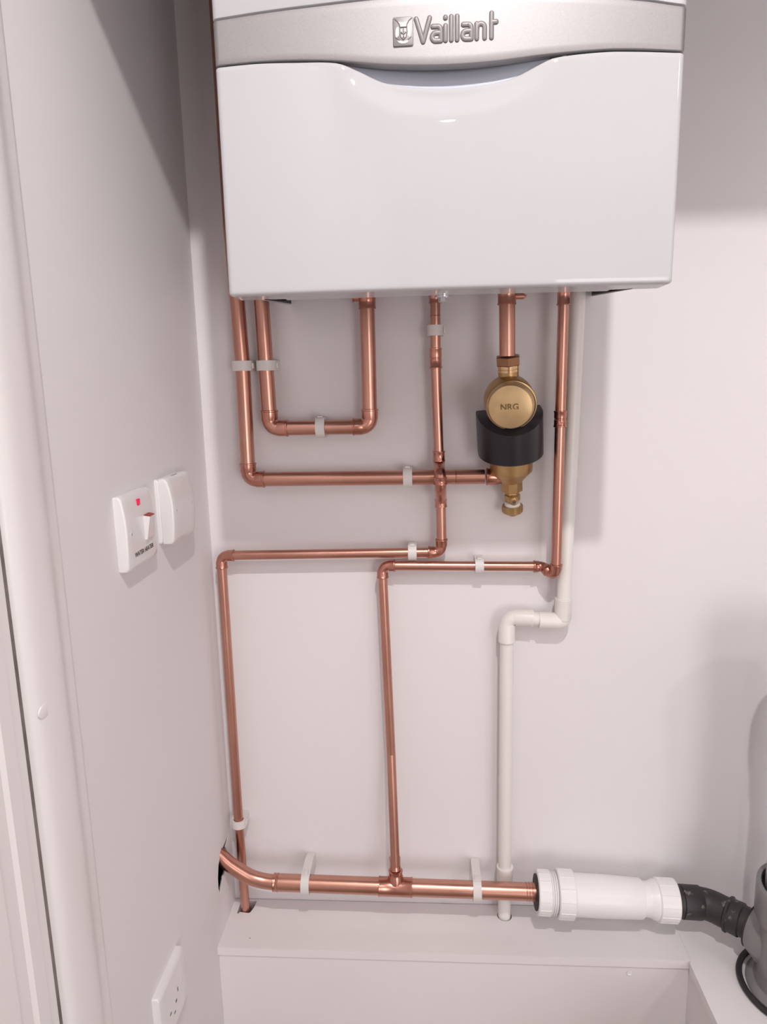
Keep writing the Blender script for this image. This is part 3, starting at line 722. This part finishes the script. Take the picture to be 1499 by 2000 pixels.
# ================================================================== WHITE IN-LINE TRAP
zt = 0.0730
def tz(x): return 0.0748-(x-0.52)*0.045
tt = thing('waste_trap', 'bulky white in-line waste trap with ribbed nuts lying along the ledge', 'trap', (0.63, yb, 0.065))
ax = V3((1, 0, -0.045)).normalized()
finish('rubber_bung', lathe(BM(), (0.5150, yb, tz(0.515)), ax, [(0, 0.0140), (0.0002, 0.0270), (0.004, 0.0275)], 40), 'rubber', tt, 30)
def ribbed(name, x0, L, r, ribs, mat='pvc_w', chamf=0.0015, rr=0.0011, inner=0.0):
    pr = [(0, max(r-0.0045, 0.002)) if inner == 0 else (0, inner), (0.0, r-chamf), (chamf, r), (L-chamf, r), (L, r-chamf), (L, r-0.006)]
    o = finish(name, lathe(BM(), (x0, yb, tz(x0)), ax, pr, 56), mat, tt, 30)
    bm = BM(); A, B = frame(ax)
    for i in range(ribs):
        a = 2*PI*i/ribs+0.2; rad = A*math.cos(a)+B*math.sin(a)
        c0 = V3((x0, yb, tz(x0)))+ax*(chamf*1.2)+rad*(r-0.0004); c1 = c0+ax*(L-chamf*2.2)
        sweep(bm, [c0, c1], rr, 6)
    finish('grip_rib', bm, mat, o, 60)['kind'] = 'stuff'
    return o
ribbed('front_nut', 0.5170, 0.0215, 0.0338, 14, inner=0.0272)
bm = BM(); pr = [(0, 0.0290)]
for i in range(3): pr += [(i*0.0034+0.0003, 0.0322), (i*0.0034+0.0018, 0.0322), (i*0.0034+0.0024, 0.0296)]
pr += [(0.0105, 0.0290)]
finish('thread', lathe(bm, (0.5385, yb, tz(0.5385)), ax, pr, 48), 'pvc_w', tt, 30)
ribbed('body_nut', 0.5488, 0.0265, 0.0372, 12)
bm = lathe(BM(), (0.5745, yb, tz(0.5745)), ax, [(0, 0.0325), (0.001, 0.0322), (0.055, 0.0318), (0.1075, 0.0302), (0.1100, 0.0290), (0.1105, 0.0262), (0.1190, 0.0262), (0.1220, 0.0268), (0.1280, 0.0300), (0.1330, 0.0305)], 56)
finish('body', bm, 'pvc_w', tt, 35)
ribbed('outlet_nut', 0.7070, 0.0310, 0.0328, 12)

# ================================================================== BLACK WASTE BEND
d45 = V3((0.745, -0.667, 0.0)).normalized()
p0, pc = V3((0.7300, yb, 0.0645)), V3((0.7880, yb, 0.0615))
tk = thing('waste_bend', 'black plastic waste bend joining the white trap to the grey soil pipe', 'pipe bend', tuple(pc))
p1 = pc+d45*0.075
def bendpath(a, c, b_, t, n=6):
    a, c, b_ = V3(a), V3(c), V3(b_); s = c+(a-c).normalized()*t; e = c+(b_-c).normalized()*t
    return [a]+[(1-f)**2*s+2*f*(1-f)*c+f*f*e for f in [i/n for i in range(n+1)]]+[b_]
rk = 0.0243
finish('bend', sweep(BM(), bendpath(p0, pc, p1, 0.014), rk-0.0006, 36), 'black', tk, 50)
finish('collar', lathe(BM(), (0.7470, yb, 0.0637), V3((1, 0, -0.05)), [(0, rk), (0.0006, rk+0.0013), (0.0290, rk+0.0013), (0.0310, rk)], 40), 'black', tk, 35)
q0 = pc+d45*0.030
finish('collar', lathe(BM(), q0, d45, [(0, rk), (0.002, rk+0.0030), (0.005, rk+0.0034), (0.0070, rk+0.0012), (0.022, rk+0.0015), (0.0235, rk)], 40), 'black', tk, 35)

# ================================================================== GREY SOIL STACK
sx, sy = 0.886, -0.157
ts = thing('soil_pipe', 'grey plastic soil pipe fitting at the right edge, standing in a black seal ring', 'soil pipe', (sx, sy, 0))
bm = lathe(BM(), (sx, sy, 0.0), Z, [(0.0, 0.0600), (0.010, 0.0600), (0.018, 0.0560), (0.030, 0.0570), (0.050, 0.0575), (0.095, 0.0575), (0.103, 0.0590), (0.112, 0.0640), (0.116, 0.0660), (0.160, 0.0665), (0.166, 0.0660),
                                 (0.1665, 0.0600), (0.150, 0.0590)], 64)
finish('branch_body', bm, 'soil', ts, 35)
finish('seal_ring', lathe(BM(), (sx, sy, 0.149), Z, [(0, 0.0592), (0.006, 0.0592), (0.007, 0.0545), (0.0, 0.0545)], 64), 'rubber', ts, 35)
finish('stack_pipe', lathe(BM(), (sx, sy, 0.120), Z, [(0, 0.0548), (0.30, 0.0548)], 64), 'soil', ts, 35)
bm = lathe(BM(), (sx, sy, 0.418), Z, [(0, 0.0550), (0.001, 0.0590), (0.050, 0.0590), (0.053, 0.0640), (0.090, 0.0640), (0.104, 0.0600), (0.116, 0.0480), (0.122, 0.0300), (0.124, 0.001)], 64)
finish('vent_cap', bm, 'soil', ts, 35)
# angled boss towards the black bend
b0 = V3((sx, sy, 0.0600)); bdir = (p1-V3((0, 0, 0))-b0); bdir.z = 0; bdir = bdir.normalized()
bs = finish('side_boss', lathe(BM(), b0+bdir*0.010, bdir, [(0, 0.0440), (0.040, 0.0430), (0.058, 0.0335), (0.0600, 0.0320), (0.0602, 0.0262)], 48), 'soil', ts, 40)
finish('boss_seal', lathe(BM(), b0+bdir*0.0690, bdir, [(0, 0.0240), (0.0006, 0.0322), (0.0036, 0.0322), (0.0046, 0.0300), (0.0050, 0.0250)], 48), 'rubber', bs, 35)
# floor flange and rubber ring
bm = lathe(BM(), (sx, sy, 0.0), Z, [(0.0, 0.0700), (0.003, 0.0700), (0.008, 0.0640), (0.010, 0.0600)], 64); finish('foot_flange', bm, 'soil', ts, 35)
bm = BM(); cen = V3((sx, sy, 0.0046)); rp = [cen+V3((math.cos(a), math.sin(a), 0))*0.0785 for a in [2*PI*i/72 for i in range(73)]]
sweep(bm, rp, 0.0044, 14); finish('seal_ring', bm, 'rubber', ts, 60)['label'] = 'black rubber ring on the ledge'
# blanking plug with a dark teal disc low on the body
pd = V3((-0.55, -0.80, 0.22)).normalized()
finish('blanking_plug', lathe(BM(), V3((sx, sy, 0.030))+V3((pd.x, pd.y, 0)).normalized()*0.048, pd, [(0, 0.0260), (0.010, 0.0260), (0.012, 0.0245), (0.0125, 0.0190), (0.0115, 0.0185), (0.0115, 0.0001)], 40), 'soil', ts, 35)
finish('plug_disc', lathe(BM(), V3((sx, sy, 0.030))+V3((pd.x, pd.y, 0)).normalized()*0.048+pd*0.0117, pd, [(0, 0.0180), (0.0006, 0.0176), (0.0007, 0.0001)], 36), 'teal', ts, 35)

# ================================================================== SWITCHES AND SOCKET ON THE LEFT WALL
def face_plate(t, y0, y1, z0, z1, d0, d1, mat='switch', name='face_plate', rad=0.004, bul=0.0):
    """plate on the wall x=0 with rounded edges; bul thins its top and bottom so the front is gently bowed"""
    R_ = min(0.0022, (d1-d0)*0.35); bm = BM(); rings = []
    def loop(y, ins):
        pr = [(d0, z0+ins)]
        for i in range(25):
            f = i/24; u = 2*f-1
            e = R_*(1-math.sqrt(max(0.0, 1-(1-min(1.0, min(f, 1-f)*(z1-z0)/R_))**2)))
            x = d1-bul*(abs(u)**2.2)*(1.0 if u > 0 else 0.45)-e-ins
            pr.append((max(x, d0+0.0005), z0+ins+(z1-z0-2*ins)*f))
        pr.append((d0, z1-ins)); return [bm.verts.new((x, y, z)) for x, z in pr]
    secs = [(y0, R_), (y0+R_*0.13, R_*0.5), (y0+R_*0.5, R_*0.13), (y0+R_, 0.0)]
    secs = secs+[(y0+(y1-y0)*k/6, 0.0) for k in range(1, 6)]+[(y0+y1-y, i_) for y, i_ in secs[::-1]]
    for y, ins in secs: rings.append(loop(y, ins))
    for a_, b_ in zip(rings, rings[1:]):
        n_ = len(a_)
        for k in range(n_): bm.faces.new((a_[k], a_[(k+1) % n_], b_[(k+1) % n_], b_[k]))
    bm.faces.new(rings[0][::-1]); bm.faces.new(rings[-1])
    return finish(name, bm, mat, t, 50)
def screw_caps(t, pts, x):
    for y, z in pts:
        finish('screw_hole', lathe(BM(), (x-0.0004, y, z), X, [(0, 0.0036), (0.0006, 0.0036), (0.0006, 0.0026), (0.0001, 0.0020)], 18), 'switch', t, 30)
        finish('screw_disc', lathe(BM(), (x-0.0003, y, z), X, [(0, 0.0019), (0.0004, 0.0019)], 14), 'steel', t)  # small steel disc in the middle of the screw hole
# boiler isolator
sw = thing('isolator_switch', 'white isolator switch with a red neon light and black lettering', 'switch', (0, -0.289, 0.734))
y0, y1, z0, z1, D = -0.3335, -0.2475, 0.6905, 0.7765, 0.0130
face_plate(sw, y0, y1, z0, z1, 0.0, D, bul=0.0045)
bm = BM(); box(bm, (D-0.0045, -0.2965, 0.7605), (D-0.0010, -0.2870, 0.7685), 0.0014, 3); finish('neon_indicator', bm, 'neon', sw)
# rocker: top pushed in, showing a red edge
bm = BM(); prism(bm, [(D-0.002, 0.7185), (D+0.0022, 0.7190), (D+0.0072, 0.7455), (D-0.002, 0.7470)], (1, 0, 0), (0, 0, 1), (0, -0.2850, 0), (0, 0.0180, 0))
bmesh.ops.bevel(bm, geom=bm.edges[:], offset=0.0005, segments=1, affect='EDGES'); rk_ = finish('rocker', bm, 'switch', sw, 20)
bm = BM(); prism(bm, [(D+0.0004, 0.74705), (D+0.0068, 0.7459), (D+0.0068, 0.7464), (D+0.0004, 0.7480)], (1, 0, 0), (0, 0, 1), (0, -0.2842, 0), (0, 0.0164, 0))
finish('red_edge', bm, 'red', rk_, 0)
screw_caps(sw, [(-0.3205, 0.7325), (-0.2600, 0.7345)], D)
tm = Matrix.Translation((D-0.0006, -0.2885, 0.7065)) @ Matrix.Rotation(0.03, 4, 'Y') @ Matrix.Rotation(PI/2, 4, 'Z') @ Matrix.Rotation(PI/2, 4, 'X')
text_obj('lettering', 'WATER HEATER', 0.0074, tm, 'print', sw, 0.0001, 0.00015)
# blank plate on a deep box
sp = thing('connection_plate', 'plain white outlet plate on a deep box, nearer the corner', 'outlet plate', (0, -0.163, 0.738))
face_plate(sp, -0.2130, -0.1290, 0.6955, 0.7790, 0.0, 0.0060, name='back_box', rad=0.002)
face_plate(sp, -0.2135, -0.1285, 0.6950, 0.7800, 0.0060, 0.0225, bul=0.0070)
screw_caps(sp, [(-0.2010, 0.7375), (-0.1410, 0.7385)], 0.0225)
finish('vent_slot', box(BM(), (0.010, -0.180, 0.7799), (0.0112, -0.160, 0.7803)), 'slot', sp, 0)
# socket at the bottom
so = thing('wall_socket', 'white single socket outlet low on the left wall', 'socket', (0, -0.31, 0.11))
D = 0.0095
face_plate(so, -0.3560, -0.2700, 0.0660, 0.1520, 0.0, D, rad=0.002)
def slot(y, z, sy_, sz):
    finish('pin_slot', box(BM(), (D-0.0002, y-sy_/2, z-sz/2), (D+0.00025, y+sy_/2, z+sz/2)), 'slot', so, 0)
screw_caps(so, [(-0.2800, 0.1095)], D)
slot(-0.2985, 0.1110, 0.0022, 0.0055); slot(-0.3060, 0.1005, 0.0040, 0.0035); slot(-0.3260, 0.1010, 0.0050, 0.0022); slot(-0.3130, 0.0900, 0.0045, 0.0022)

# ================================================================== CEILING LAMPS (out of frame)
for i, (p, e) in enumerate(LAMPS):
    lab = ['recessed white ceiling downlight nearest the boiler', 'added fill downlight in the ceiling by the left wall behind the camera', 'added fill downlight in the ceiling at the back right of the room'][i]
    t = thing('downlight', lab, 'ceiling light', (p[0], p[1], CEIL), 'ceiling downlights')
    finish('bezel', lathe(BM(), (p[0], p[1], CEIL), -Z, [(0, 0.045), (0.003, 0.044), (0.004, 0.040), (0.004, 0.030), (0.001, 0.028)], 40), 'grille', t, 30)
    finish('lens', lathe(BM(), (p[0], p[1], CEIL-0.0005), -Z, [(0, 0.027), (0.0010, 0.027)], 32), 'lens', t, 30)
